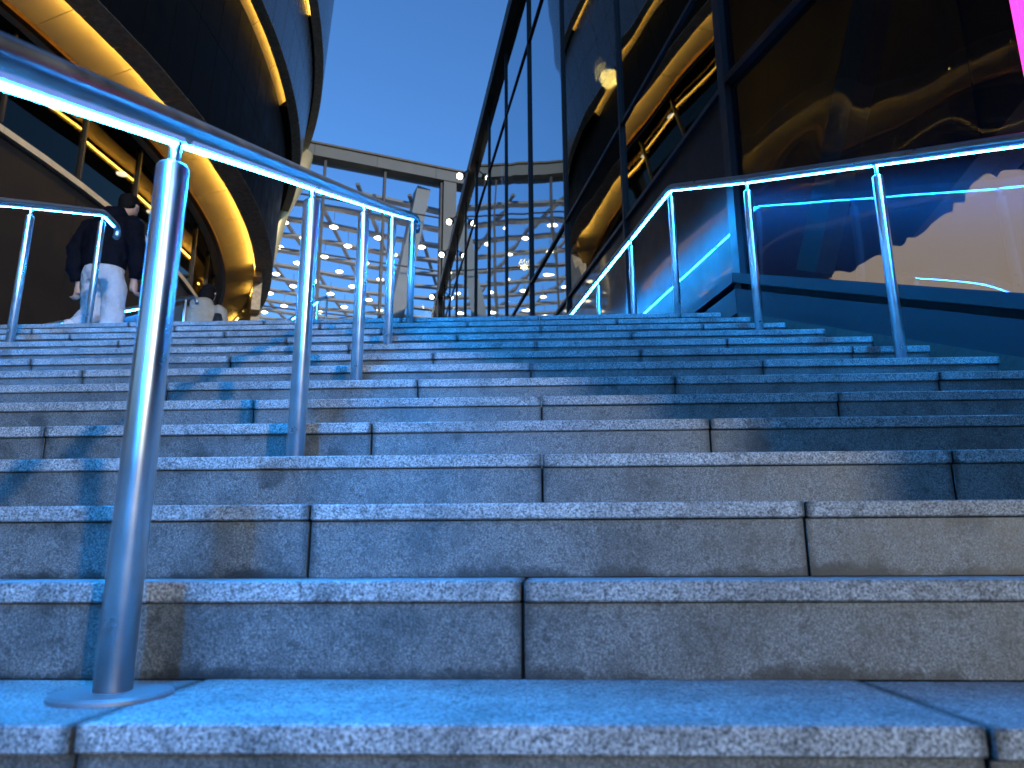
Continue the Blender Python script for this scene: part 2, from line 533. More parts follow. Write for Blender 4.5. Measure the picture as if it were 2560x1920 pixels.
def bez(a, b, c, n=6):
    a, b, c = Vector(a), Vector(b), Vector(c)
    return [a * (1 - t) ** 2 + b * 2 * t * (1 - t) + c * t * t for t in [i / n for i in range(n + 1)]]

def railing(label, posts, h_rail, h_tube, start=None, end=None, hook_end=False, bend_at=(), plate=True, pr=POST_R, group=None):
    """posts: base points; the rail runs h_rail above them; start / end: extra rail points beyond the posts"""
    root = empty('handrail', posts[0])
    tag(root, label, 'handrail')
    O = Vector(posts[0])
    tops = [Vector(p) + Vector((0, 0, h_rail)) for p in posts]
    line = ([Vector(start)] if start is not None else []) + tops + ([Vector(end)] if end is not None else [])
    path = []
    for i, p in enumerate(line):
        if 0 < i < len(line) - 1:
            d1, d2 = (line[i - 1] - p), (line[i + 1] - p)
            if d1.normalized().dot(d2.normalized()) > -0.995:
                path += bez(p + d1.normalized() * 0.05, p, p + d2.normalized() * 0.05, 5)
                continue
        path.append(p)
    if hook_end:
        e = path[-1]
        d = (path[-1] - path[-2]).normalized()
        path += bez(e, e + d * 0.06, e + d * 0.06 + Vector((0, 0, -0.06)), 6)[1:]
        path.append(path[-1] + Vector((0, 0, -0.03)) - d * 0.015)
    bm = bmesh.new()
    tube(bm, [p - O for p in path], RAIL_R, 24)
    rail = obj('rail', mesh_of(bm, 'rail', 'rail', True), root)
    for p in posts:
        add_post(root, Vector(p) - O, h_tube, h_rail, plate, pr)
    for a, b in zip(line, line[1:]):
        d = b - a
        if d.length < 0.12: continue
        dn = d.normalized()
        side = dn.cross(Vector((0, 0, 1))).normalized()
        dwn = side.cross(dn) * -1
        if dwn.z > 0: dwn = -dwn
        g = 0.018
        bm = bmesh.new()
        a2, b2 = a + dn * g + dwn * (RAIL_R - 0.001), b - dn * g + dwn * (RAIL_R - 0.001)
        bar(bm, a2 - O, b2 - O, 0.013, 0.009, up=tuple(dwn))
        st = obj('led_strip', mesh_of(bm, 'led_strip', 'led'), root)
        bm = bmesh.new()
        a3, b3 = a2 - dwn * 0.006, b2 - dwn * 0.006
        bar(bm, a3 - O, b3 - O, 0.036, 0.014, up=tuple(dwn))
        obj('diffuser', mesh_of(bm, 'diffuser', 'lens'), st)
    return root

# middle rail: a post every third step
mid = []
for n, X in ((-3, -0.475), (0, -0.53), (3, -0.587), (6, -0.6375), (9, -0.68), (12, -0.70)):
    mid.append((X - 0.012, 1.05 + 0.32 * n + 0.02, RS * n))
railing('steel handrail with blue light strip in the middle of the steps, nearest the camera', mid, 0.865, 0.795,
        end=(-0.705, mid[-1][1] + 0.10, mid[-1][2] + 0.865 + 0.03), hook_end=True)

# right rail: up the steps beside the glass wall, then level along the landing
right = []
for n in (4, 7, 10):
    y = 3.285 + 0.32 * (n - 7)
    right.append((( 2.643 - 0.292 * y) / 0.956, y - 0.06, RS * n))
right.append((1.207, 5.10, LAND))
for y in (5.98, 6.93, 7.93, 8.93):
    right.append((2.167 - 0.188 * y, y, LAND))
railing('steel handrail with blue light strip along the glass wall on the right', right, 1.04, 0.955,
        start=(right[0][0] + 0.1, right[0][1] - 0.30, right[0][2] + 1.04 - 0.138), end=(2.167 - 0.188 * 9.2, 9.2, LAND + 1.04), hook_end=True)

# left rail, its top end on the landing
left = [(-2.82, 2.37, RS * 4), (-2.93, 3.33, RS * 7), (-3.04, 4.29, RS * 10), (-3.17, 5.27, LAND)]
railing('steel handrail with hooked end left of the man in the dark jacket', left, 0.94, 0.86,
        start=(-2.75, 1.9, RS * 4 + 0.94 - 0.21), end=(-3.19, 5.48, LAND + 0.94), hook_end=True)

# guard rail of the landing's back edge, with blue-grey panels
back = [(-5.6, 7.04, LAND), (-4.95, 7.04, LAND), (-3.93, 7.04, LAND), (-3.28, 7.04, LAND)]
root = empty('handrail', back[0]); O = Vector(back[0])
tag(root, 'low sloping guard rail with blue grey panels behind the man', 'handrail')
hts = [0.40, 0.55, 0.765, 0.90]
tops = [Vector(p) + Vector((0, 0, h)) for p, h in zip(back, hts)]
path = tops[:-1] + [tops[-1] + Vector((0.03, 0, 0.0))] + bez(tops[-1] + Vector((0.06, 0, 0)), tops[-1] + Vector((0.11, 0, 0)), tops[-1] + Vector((0.11, 0, -0.07)), 5)
bm = bmesh.new(); tube(bm, [p - O for p in path], 0.02, 16)
obj('rail', mesh_of(bm, 'rail', 'rail', True), root)
for p, h in zip(back, hts):
    add_post(root, Vector(p) - O, h - 0.06, h, False, 0.014)
for i in range(3):
    a, b = tops[i] - O, tops[i + 1] - O
    bm = bmesh.new(); bar(bm, a + Vector((0.02, 0, -0.021)), b + Vector((-0.02, 0, -0.021)), 0.012, 0.008)
    obj('led_strip', mesh_of(bm, 'led_strip', 'led'), root)
    bm = bmesh.new()
    x0, x1 = a.x + 0.03, b.x - 0.03
    prism(bm, [Vector((x0, 0.012, 0.03)), Vector((x1, 0.012, 0.03)), Vector((x1, 0.012, b.z - 0.07)), Vector((x0, 0.012, a.z - 0.07))], (0, 0.012, 0))
    obj('panel', mesh_of(bm, 'panel', 'bglass'), root)

# small rail farther back on the landing
small = [(-2.42, 7.3, LAND), (-2.02, 7.3, LAND), (-1.93, 7.3, LAND)]
root = empty('handrail', small[0]); O = Vector(small[0])
tag(root, 'small slim handrail far back on the landing before the glass screen', 'handrail')
hts = [0.66, 0.96, 1.0]
tops = [Vector(p) + Vector((0, 0, h)) for p, h in zip(small, hts)]
bm = bmesh.new(); tube(bm, [p - O for p in tops], 0.014, 12); obj('rail', mesh_of(bm, 'rail', 'rail', True), root)
for p, h in zip(small, hts): add_post(root, Vector(p) - O, h - 0.05, h, False, 0.011)
bm = bmesh.new(); bar(bm, tops[0] - O + Vector((0, 0, -0.015)), tops[1] - O + Vector((0, 0, -0.015)), 0.01, 0.006)
obj('led_strip', mesh_of(bm, 'led_strip', 'led'), root)

# ------------------------------------------------------------------ glass building on the right
bld = empty('glass_building', (KX, KY, LAND))
tag(bld, 'building with a tall dark glass curtain wall on the right of the steps', 'building')
BO = Vector((KX, KY, LAND))
dA = Vector((math.sin(yA), math.cos(yA), 0)); nA = Vector((-math.cos(yA), math.sin(yA), 0))     # outward (to the left)
dB = Vector((0.292, -0.956, 0)); nB = Vector((-0.956, -0.292, 0))
K = Vector((KX, KY, 0))
def PA(u, z, off=0.0): return K + dA * u + nA * off + Vector((0, 0, z)) - BO
def PB(u, z, off=0.0): return K + dB * u + nB * off + Vector((0, 0, z)) - BO
def face_prism(P, n, pts, off0, off1):
    bm = bmesh.new()
    prism(bm, [P(u, z, off0) for u, z in pts], n * (off1 - off0))
    return bm
ZT = [3.72, 4.85, 9.62, 11.25]          # transom heights
UA = [0.0] + [((4.86 + 2.33 * k) - KY) / dA.y for k in range(1, 13)]
UEND = UA[-1]
# vertical mullions
def part(name, bm, mat, parent=bld, smooth=False): return obj(name, mesh_of(bm, name, mat, smooth), parent)
for i, u in enumerate(UA):
    w = 0.045 if i else 0.10
    part('mullion', face_prism(PA, nA, [(u - w / 2, LAND + 0.05), (u + w / 2, LAND + 0.05), (u + w / 2, ZT[3]), (u - w / 2, ZT[3])], -0.06, 0.04), 'frame')
for z in ZT[:3]:
    for u0, u1 in zip(UA, UA[1:]):
        part('transom', face_prism(PA, nA, [(u0 + 0.052, z - 0.022), (u1 - 0.025, z - 0.022), (u1 - 0.025, z + 0.022), (u0 + 0.052, z + 0.022)], -0.05, 0.03), 'frame')
for (z0, z1) in zip(ZT, ZT[1:]):
    for u0, u1 in zip(UA, UA[1:]):
        tilt = random.uniform(-0.006, 0.006)
        bm = bmesh.new()
        prism(bm, [PA(u0 + 0.02, z0 + 0.02, 0), PA(u1 - 0.02, z0 + 0.02, tilt), PA(u1 - 0.02, z1 - 0.02, tilt), PA(u0 + 0.02, z1 - 0.02, 0)], nA * -0.012)
        part('glass_pane', bm, ('glassA0' if u0 < 1 else 'glassA1') + ('lo' if z0 < 4 else 'hi') if u0 < 3.5 else 'glassA')
for u0, u1 in zip(UA, UA[1:]):
    part('spandrel_panel', face_prism(PA, nA, [(u0 + 0.03, LAND + 0.22), (u1 - 0.03, LAND + 0.22), (u1 - 0.03, ZT[0] - 0.031), (u0 + 0.03, ZT[0] - 0.031)], -0.03, 0.0), 'spandrel')
# coping beam along the top
for u0, u1 in zip([-1.0] + UA[1:], UA[1:]):
    part('coping', face_prism(PA, nA, [(u0 + 0.004, ZT[3]), (u1, ZT[3]), (u1, ZT[3] + 0.34), (u0 + 0.004, ZT[3] + 0.34)], -0.30, 0.16), 'coping')
# near facade: sloping foot
def zs(u): return 2.19 - 0.44 * u        # top of the sloping sill
UB = [0.0, 2.45, 4.9, 8.26]
for i, u in enumerate(UB[1:]):
    part('mullion', face_prism(PB, nB, [(u - 0.035, zs(u)), (u + 0.035, zs(u)), (u + 0.035, ZT[3]), (u - 0.035, ZT[3])], -0.06, 0.06), 'frame')
for u0, u1 in zip(UB, UB[1:]):
    part('transom', face_prism(PB, nB, [(u0 + 0.06, ZT[0] - 0.03), (u1 - 0.036, ZT[0] - 0.03), (u1 - 0.036, ZT[0] + 0.03), (u0 + 0.06, ZT[0] + 0.03)], -0.05, 0.055), 'frame')
    part('glass_pane', face_prism(PB, nB, [(u0 + 0.04, zs(u0) - 0.02), (u1 - 0.03, zs(u1) - 0.02), (u1 - 0.03, ZT[0] - 0.031), (u0 + 0.04, ZT[0] - 0.031)], -0.012, 0.0), 'glassB')
    part('glass_pane', face_prism(PB, nB, [(u0 + 0.04, ZT[0] + 0.031), (u1 - 0.03, ZT[0] + 0.031), (u1 - 0.03, ZT[3] - 0.02), (u0 + 0.04, ZT[3] - 0.02)], -0.012, 0.0), 'glassB')
    part('sill', face_prism(PB, nB, [(u0, zs(u0)), (u1, zs(u1)), (u1, zs(u1) - 0.075), (u0, zs(u0) - 0.075)], -0.05, 0.075), 'sill')
    part('shadow_gap', face_prism(PB, nB, [(u0, zs(u0) - 0.076), (u1, zs(u1) - 0.076), (u1, zs(u1) - 0.12), (u0, zs(u0) - 0.12)], -0.05, -0.01), 'black')
    part('apron', face_prism(PB, nB, [(u0, zs(u0) - 0.121), (u1, zs(u1) - 0.121), (u1, zs(u1) - 0.40), (u0, zs(u0) - 0.40)], -0.05, 0.06), 'sill')
    part('coping', face_prism(PB, nB, [(u0 + 0.05, ZT[3]), (u1, ZT[3]), (u1, ZT[3] + 0.3), (u0 + 0.05, ZT[3] + 0.3)], -0.3, 0.1), 'coping')
# sill along the landing
part('sill', face_prism(PA, nA, [(0, LAND + 0.28), (UEND, LAND + 0.28), (UEND, LAND + 0.205), (0, LAND + 0.205)], -0.05, 0.075), 'sill')
part('shadow_gap', face_prism(PA, nA, [(0, LAND + 0.204), (UEND, LAND + 0.204), (UEND, LAND + 0.16), (0, LAND + 0.16)], -0.05, -0.01), 'black')
part('apron', face_prism(PA, nA, [(0, LAND + 0.159), (UEND, LAND + 0.159), (UEND, LAND - 0.02), (0, LAND - 0.02)], -0.05, 0.06), 'sill')
# inside: back wall, floor slab, roof, slanted beams
bm = bmesh.new()
for P, n, u1 in ((PA, nA, UEND), (PB, nB, 8.2)):
    zlo = LAND - 0.1 if P is PA else -0.7
    prism(bm, [P(-0.0, zlo, -2.2), P(u1, zlo, -2.2), P(u1, ZT[3], -2.2), P(0, ZT[3], -2.2)], n * -0.2)
prism(bm, [PA(0, ZT[3] + 0.05, -0.31), PA(UEND, ZT[3] + 0.05, -0.31), PA(UEND, ZT[3] + 0.05, -3), PB(8.25, ZT[3] + 0.05, -3), PB(8.25, ZT[3] + 0.05, -0.31)], (0, 0, 0.15))
prism(bm, [PA(UEND, LAND - 0.5, -0.05), PA(UEND, LAND - 0.5, -3), PA(UEND, ZT[3] + 0.2, -3), PA(UEND, ZT[3] + 0.2, -0.05)], dA * 0.15)
prism(bm, [PB(8.1, -0.75, -0.05), PB(8.1, -0.75, -3), PB(8.1, ZT[3], -3), PB(8.1, ZT[3], -0.05)], dB * 0.15)
part('interior_wall', bm, 'inner')
bm = bmesh.new(); prism(bm, [PA(0.1, 9.5, -0.1), PA(UEND, 9.5, -0.1), PA(UEND, 9.5, -2.15), PA(0.1, 9.5, -2.15)], (0, 0, 0.2)); part('floor_slab', bm, 'inner')
for (u0, z0, u1, z1, off, w) in ((0.15, 2.2, 1.9, 5.6, -0.5, 0.22), (0.2, 1.9, 2.3, 3.0, -0.9, 0.16), (0.9, 1.7, 3.9, 4.2, -1.3, 0.14)):
    bm = bmesh.new(); bar(bm, PB(u0, z0, off), PB(u1, z1, off), 0.15, w); part('slanted_beam', bm, 'inbeam')
# glowing cream patch behind the near glass, added to imitate a lit wall's reflection
reflection_patch_uz = [(0.504, 1.994), (0.536, 1.986), (0.55, 2.002), (0.568, 2.016), (0.604, 2.007), (0.639, 1.988), (0.667, 1.969), (0.705, 1.955), 
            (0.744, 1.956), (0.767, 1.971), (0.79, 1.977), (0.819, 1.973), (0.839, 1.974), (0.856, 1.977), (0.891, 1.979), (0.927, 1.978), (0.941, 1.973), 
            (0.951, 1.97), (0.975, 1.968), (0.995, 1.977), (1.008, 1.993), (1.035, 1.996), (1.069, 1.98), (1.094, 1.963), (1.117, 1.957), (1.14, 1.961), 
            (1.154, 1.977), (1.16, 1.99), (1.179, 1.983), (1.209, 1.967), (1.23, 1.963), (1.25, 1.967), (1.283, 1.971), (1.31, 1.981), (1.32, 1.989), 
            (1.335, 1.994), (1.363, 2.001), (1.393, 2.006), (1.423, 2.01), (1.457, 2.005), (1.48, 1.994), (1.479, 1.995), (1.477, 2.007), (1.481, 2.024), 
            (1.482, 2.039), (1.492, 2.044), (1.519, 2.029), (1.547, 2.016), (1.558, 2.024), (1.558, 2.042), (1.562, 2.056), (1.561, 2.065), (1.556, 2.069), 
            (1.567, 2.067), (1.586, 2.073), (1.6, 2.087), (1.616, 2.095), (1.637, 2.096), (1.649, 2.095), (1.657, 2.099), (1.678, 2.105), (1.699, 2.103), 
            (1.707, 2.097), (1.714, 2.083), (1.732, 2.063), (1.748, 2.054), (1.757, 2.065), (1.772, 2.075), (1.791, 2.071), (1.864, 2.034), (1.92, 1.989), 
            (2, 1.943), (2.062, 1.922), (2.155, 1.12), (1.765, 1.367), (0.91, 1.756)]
wp = [PB(u, z, -0.30) + BO for u, z in reflection_patch_uz]
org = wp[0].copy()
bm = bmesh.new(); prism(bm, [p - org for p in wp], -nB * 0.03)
cp = obj('wall_reflection_patch', mesh_of(bm, 'wall_reflection_patch', 'cream'), None, org)
tag(cp, 'cream glowing patch with ragged edge imitating a reflection in the lower right glass', 'panel')

# globe pendants inside the glass
def globe(x, y, z, label, top):
    r = empty('pendant_lamp', (x, y, z)); tag(r, label, 'lamp', 'yellow globe pendant lamps')
    bm = bmesh.new(); lathe(bm, [(0.02, -0.115), (0.07, -0.105), (0.105, -0.06), (0.122, 0.0), (0.118, 0.05), (0.10, 0.075), (0.03, 0.08)], 24)
    obj('globe', mesh_of(bm, 'globe', 'globe', True), r)
    bm = bmesh.new(); lathe(bm, [(0.05, 0.081), (0.05, 0.13), (0.02, 0.16)], 16); obj('cap', mesh_of(bm, 'cap', 'coping'), r)
    bm = bmesh.new(); tube(bm, [(0, 0, 0.15), (0, 0, top - z)], 0.006, 8); obj('rod', mesh_of(bm, 'rod', 'frame'), r)
globe(1.30, 8.55, 6.42, 'round yellow pendant lamp high behind the glass near the bright curved band', 9.5)
globe(0.262, 13.6, 5.93, 'round yellow pendant lamp low behind the farther glass panes', 9.5)

# floodlights on the coping
for k, y in enumerate((19.4, 22.3, 24.9, 29.2)):
    c = Vector((facade_x(y), y, ZT[3] - 0.12)) + nA * 0.36
    f = empty('floodlight', c); tag(f, 'small white floodlight under the bronze coping, %s from the top' % ('first', 'second', 'third', 'lowest and fourth')[k], 'floodlight', 'floodlights along the coping')
    bm = bmesh.new(); lathe(bm, [(0.05, -0.1), (0.10, -0.06), (0.11, 0.03), (0.06, 0.09)], 16); obj('housing', mesh_of(bm, 'housing', 'frame'), f, (0, 0, 0), (R_(60), 0, R_(-20)))
    bm = bmesh.new(); lathe(bm, [(0.03, -0.10), (0.085, -0.098), (0.085, -0.085), (0.03, -0.083)], 16); o = obj('lens', mesh_of(bm, 'lens', 'flood'), f, (-0.02, -0.06, -0.06), (R_(-60), 0, R_(-20)))
    bm = bmesh.new(); bar(bm, (0, 0, 0.03), -nA * 0.21 + Vector((0, 0, 0.20)), 0.03, 0.03); obj('bracket', mesh_of(bm, 'bracket', 'frame'), f)

# magenta light box on the near facade
sg = empty('light_box', PB(2.22, 2.7, 0.12) + BO); tag(sg, 'glowing magenta light box at the top right corner', 'sign')
SO = PB(2.22, 2.7, 0.12)
bm = bmesh.new(); prism(bm, [PB(u, z, 0.07) - SO for u, z in ((2.30, 2.2), (2.44, 2.2), (2.44, 3.6), (2.30, 3.6))], nB * 0.06); obj('face', mesh_of(bm, 'face', 'pink'), sg)
bm = bmesh.new(); prism(bm, [PB(u, z, 0.061) - SO for u, z in ((2.27, 2.17), (2.296, 2.17), (2.296, 3.63), (2.27, 3.63))], nB * 0.075); obj('edge_frame', mesh_of(bm, 'edge_frame', 'pink'), sg)

# ------------------------------------------------------------------ round tower on the left
TS = 1.583
TC = Vector((-19.6 * TS, 9.7 * TS, 0))
def tz(z): return (z - CAMZ) * TS + CAMZ
tower = empty('round_tower', (TC.x, TC.y, 1.5))
tag(tower, 'round dark tower with glowing yellow cove bands on the left', 'building')
TZ = 1.5
def ring_piece(name, prof, a0, a1, mat, seg=3, closed=True, smooth=False):
    """piece of revolution: closed profile polygon [(r,z)...] swept from angle 0 to a1-a0; returns mesh"""
    bm = bmesh.new()
    rings = []
    for k in range(seg + 1):
        th = R_(a1 - a0) * k / seg
        rings.append([bm.verts.new((r * TS * math.cos(th), r * TS * math.sin(th), tz(z) - TZ)) for r, z in prof])
    n = len(prof)
    for A, B in zip(rings, rings[1:]):
        for i in range(n):
            bm.faces.new((A[i], A[(i + 1) % n], B[(i + 1) % n], B[i]))
    bm.faces.new(rings[0][::-1]); bm.faces.new(rings[-1])
    return mesh_of(bm, name, mat, smooth)
def ring(name, prof, mat, step, t0=-60, t1=62, gap=0.03, seg=2, jitter=0.0):
    me = ring_piece(name, prof, 0, step - gap, mat, seg)
    a = t0
    while a < t1 - 1e-6:
        o = obj(name, me, tower, (0, 0, 0), (0, 0, R_(a)))
        if jitter:
            o.location = (random.uniform(-jitter, jitter), random.uniform(-jitter, jitter), random.uniform(-jitter, jitter))
        a += step
# ground floor wall, ledge, glass band
ring('wall_panel', [(14.05, -0.45), (14.2, -0.45), (14.2, 4.77), (14.05, 4.77)], 'dwall', 5.0, gap=0.06)
ring('ledge', [(14.1, 4.80), (14.26, 4.80), (14.26, 4.88), (14.1, 4.88)], 'soffit', 5.0)
ring('glass_pane', [(14.18, 4.93), (14.195, 4.93), (14.195, 6.12), (14.18, 6.12)], 'glassT', 5.0, gap=0.2, seg=1)
ring('mullion', [(14.13, 4.93), (14.23, 4.93), (14.23, 6.12), (14.13, 6.12)], 'frame', 5.0, t0=-60.17, gap=4.85, seg=1)
ring('inner_wall', [(12.3, 4.0), (12.4, 4.0), (12.4, 6.2), (12.3, 6.2)], 'inner', 10.0)
ring('inner_ceiling', [(12.3, 6.2), (14.15, 6.2), (14.15, 6.3), (12.3, 6.3)], 'inner', 10.0)
ring('trim', [(14.36, 6.09), (14.44, 6.09), (14.44, 6.17), (14.36, 6.17)], 'trim', 10.0, gap=0.0, seg=10)
ring('soffit_panel', [(14.20, 6.14), (14.40, 6.14), (14.40, 6.18), (14.20, 6.18)], 'soffit', 5.0, seg=4)
def level(z, rin, rslot, rband, rtop, ztop, clad, lit_w, t_end=62):
    # dished lit soffit, hidden light strip behind the lip, brown band underneath, cladding above
    ring('soffit_panel', [(rin, z - 0.02), (rin + 0.02, z - 0.02), (rslot + 0.05, z + 0.17), (rslot + 0.05, z + 0.20), (rin, z + 0.02)], 'soffit', 4.0, t0=t_end - 120, t1=t_end, seg=3, gap=0.05)
    if t_end < 60:                 # the slot closes: dark infill from here on
        ring('infill_panel', [(rin - 0.02, z + 0.0), (rslot + 0.012, z + 0.0), (rslot + 0.012, z + 0.06), (rin - 0.02, z + 0.06)], 'clad', 4.0, t0=t_end, t1=t_end + 52)
    ring('cove_light', [(rslot + 0.003, z + 0.045), (rslot + 0.012, z + 0.045), (rslot + 0.012, z + 0.045 + lit_w), (rslot + 0.003, z + 0.045 + lit_w)], 'warm' if t_end > 60 else 'warm2', 10.0, t0=t_end - 120, t1=t_end, gap=0.0, seg=8)
    ring('band_panel', [(rslot + 0.014, z), (rband, z + 0.02), (rband, z + 0.022), (rslot + 0.014, z + 0.09)], 'band', 2.0, gap=0.035, jitter=0.004)
    zm = z + 0.095 + (ztop - z) * 0.5
    ring('cladding_panel', [(rband - 0.06, z + 0.095), (rband - 0.002, z + 0.024), ((rband - 0.002) * 0.5 + rtop * 0.5, zm - 0.01), ((rband - 0.06) * 0.5 + (rtop - 0.05) * 0.5, zm - 0.01)], clad, 2.0, gap=0.05)
    ring('cladding_panel', [((rband - 0.06) * 0.5 + (rtop - 0.05) * 0.5, zm), ((rband - 0.002) * 0.5 + rtop * 0.5, zm), (rtop, ztop), (rtop - 0.05, ztop)], clad, 2.0, gap=0.05)
level(6.17, 14.42, 15.00, 15.36, 15.46, 8.60, 'clad', 0.03)
level(8.67, 15.42, 15.57, 15.76, 15.90, 10.42, 'cladblue', 0.012, 10.0)
level(10.47, 15.86, 15.93, 16.12, 16.50, 17.0, 'cladblue', 0.012, 9.0)
# dark core so that nothing shows through joints
obj('core', ring_piece('core', [(13.8, 6.40), (14.95, 6.40), (15.2, 8.5), (15.25, 8.9), (15.58, 8.9), (15.70, 10.3), (15.72, 10.7), (15.98, 10.7), (16.35, 16.9), (13.8, 16.9)], -60, 62, 'black', 48), tower, (0, 0, 0), (0, 0, R_(-60)))
# stone pier beyond the tangent, down to the terrace
for c in range(15):
    z0 = 1.0 + c * 0.36
    me = ring_piece('stone_panel', [(15.0, z0), (15.17, z0), (15.17, z0 + 0.35), (15.0, z0 + 0.35)], 0, 2.2, 'band', 2)
    for k in range(8):
        o = obj('stone_panel', me, tower, (random.uniform(-.006, .006), random.uniform(-.006, .006), 0), (0, 0, R_(18.3 + 2.24 * k + (1.1 if c % 2 else 0))))
# downlights in the ceiling behind the glass band
bm = bmesh.new(); lathe(bm, [(0.10, -0.02), (0.10, 0.0), (0.13, 0.0), (0.13, 0.015)], 18); dm = mesh_of(bm, 'downlight', 'down')
for a in (-38, -26, -14, -4, 3.5, 9, 16, 24):
    obj('downlight', dm, tower, (13.5 * TS * math.cos(R_(a)), 13.5 * TS * math.sin(R_(a)), tz(6.18) - TZ))

# ------------------------------------------------------------------ glazed screen at the back
PL = Vector((-8.78, 27.5, 0)); PR = Vector((-3.0, 29.85, 0))
dP = (PR - PL).normalized(); nP = Vector((dP.y, -dP.x, 0))
scr = empty('glazed_screen', (PL.x, PL.y, LAND)); tag(scr, 'grey framed glass screen with dark mullions at the end of the plaza', 'screen')
SO2 = Vector((PL.x, PL.y, LAND))
ZP = 17.2
def PP(s, z, off=0.0): return PL + dP * s + nP * off + Vector((0, 0, z)) - SO2
def spart(name, pts, o0, o1, mat):
    bm = bmesh.new(); prism(bm, [PP(s, z, o0) for s, z in pts], nP * (o1 - o0)); return obj(name, mesh_of(bm, name, mat), scr)
def rect(s0, s1, z0, z1): return [(s0, z0), (s1, z0), (s1, z1), (s0, z1)]
LS = (PR - PL).length
sm_ = [0.0, 1.08, 3.6, LS]
for a, b in zip([-2.0, 0.6, 3.2, 5.8], [0.59, 3.19, 5.79, 10.2]):
    spart('beam_casing', rect(a, b, ZP - 0.50, ZP), -0.5, 0.3, 'grey')
    spart('beam_cap', rect(a, b, ZP + 0.004, ZP + 0.09), -0.56, 0.38, 'coping')
spart('corner_post', rect(LS - 0.06, LS + 0.52, LAND, ZP - 0.504), -0.4, 0.25, 'grey')
for s in sm_[1:3] + [LS - 0.12]:
    spart('mullion', rect(s - 0.05, s + 0.05, LAND, ZP - 0.51), -0.1, 0.12, 'frame')
zt = [LAND + 0.02, 5.0, 7.6, 10.0, 12.5, 15.0, ZP - 0.51]
for z in zt[1:-1]:
    for a, b in zip([-2.0] + sm_[1:3], sm_[1:3] + [LS - 0.12]):
        spart('transom', rect(a + 0.052, b - 0.052, z - 0.02, z + 0.02), -0.04, 0.05, 'frame')
for z0, z1 in zip(zt, zt[1:]):
    for a, b in zip([-2.0] + sm_[1:3], sm_[1:3] + [LS - 0.12]):
        spart('glass_pane', rect(a + 0.04, b - 0.04, z0 + 0.015, z1 - 0.015), -0.006, 0.006, 'glassP')
# leaning white column behind the glass
bm = bmesh.new(); bar(bm, PP(LS - 0.75, 16.6, -0.9), PP(LS - 3.2, LAND, -0.9), 0.8, 0.6); obj('leaning_column', mesh_of(bm, 'leaning_column', 'white'), scr)
# bronze jamb following the tower
jp = [(0.0, 16.38, 0.50), (-0.15, 15.2, 0.48), (-0.55, 13.6, 0.26), (-0.95, 11.0, 0.18), (-1.35, 8.0, 0.13), (-1.9, LAND, 0.13)]
bm = bmesh.new(); tube(bm, [PP(a, z, 0.75) for a, z, w in jp], [w for a, z, w in jp], 20)
obj('bronze_jamb', mesh_of(bm, 'bronze_jamb', 'bronze', True), scr)

# ------------------------------------------------------------------ lattice canopy behind the screen
can = empty('lattice_canopy', (PL.x, PL.y, LAND)); tag(can, 'white lattice roof with many small lamps behind the glass screen', 'canopy')
bP = -nP
ZC = 15.9
def CP(s, q, z): return PL + dP * s + bP * q + Vector((0, 0, z)) - SO2
def cz(s, q): return ZC + 0.10 * math.sin(s * 0.55 + q * 0.18) + 0.12 * math.sin(q * 0.33)
NB = 17
for k in range(NB):
    q = 1.3 + k * 1.85
    ns = 14
    for_s = [-9 + 20.0 * i / ns for i in range(ns + 1)]
    bm = bmesh.new()
    va = []
    for s in for_s:
        z = cz(s, q)
        va.append([bm.verts.new(CP(s, q - 0.22, z)), bm.verts.new(CP(s, q + 0.22, z + 0.02)), bm.verts.new(CP(s, q + 0.22, z + 0.14)), bm.verts.new(CP(s, q - 0.22, z + 0.12))])
    for A, B in zip(va, va[1:]):
        for i in range(4): bm.faces.new((A[i], A[(i + 1) % 4], B[(i + 1) % 4], B[i]))
    bm.faces.new(va[0]); bm.faces.new(va[-1][::-1])
    obj('roof_band', mesh_of(bm, 'roof_band', 'white'), can)
for k in range(-9, 9):
    s0 = k * 2.3
    bm = bmesh.new()
    pts = []
    for i in range(13):
        q = 0.6 + 30.0 * i / 12
        s = s0 + q * 0.42
        pts.append((s, q))
    pts = [(s, q) for s, q in pts if -9 < s < 11]
    if len(pts) < 2: continue
    for (s, q), (s2, q2) in zip(pts, pts[1:]):
        bar(bm, CP(s, q, cz(s, q) + 0.2), CP(s2, q2, cz(s2, q2) + 0.2), 0.16, 0.12)
    obj('roof_rib', mesh_of(bm, 'roof_rib', 'white'), can)
for k in range(3):
    bm = bmesh.new(); tube(bm, [CP(-7 + 7 * k, 20, LAND - LAND + 1.5 - 0.02), CP(-7 + 7 * k, 20, ZC - 0.2)], 0.18, 16); obj('column', mesh_of(bm, 'column', 'white', True), can)
# lamps
bm = bmesh.new(); lathe(bm, [(0.06, 0.062), (0.05, 0.12), (0.02, 0.16)], 12); lsh = mesh_of(bm, 'shade', 'white')
bm = bmesh.new(); lathe(bm, [(0.06, -0.07), (0.12, -0.05), (0.19, 0.0), (0.11, 0.045), (0.06, 0.06)], 16); lbu = mesh_of(bm, 'bulb', 'lamp')
bm = bmesh.new(); tube(bm, [(0, 0, 0.15), (0, 0, 0.75)], 0.012, 6); lro = mesh_of(bm, 'rod', 'white')
for k in range(17):
    q = 2.1 + k * 1.55
    for j in range(-4, 5):
        s = j * 2.1 + (1.05 if k % 2 else 0) + 1.0
        if s < -6 or s > 6.4: continue
        z = cz(s, q) - 0.72 + random.uniform(-0.06, 0.06)
        c = CP(s + random.uniform(-0.12, 0.12), q + random.uniform(-0.12, 0.12), z) + SO2
        r = empty('canopy_lamp', c)
        tag(r, 'small round white lamp hanging under the lattice roof', 'lamp', 'lamps under the lattice roof')
        obj('shade', lsh, r); obj('bulb', lbu, r); obj('rod', lro, r)

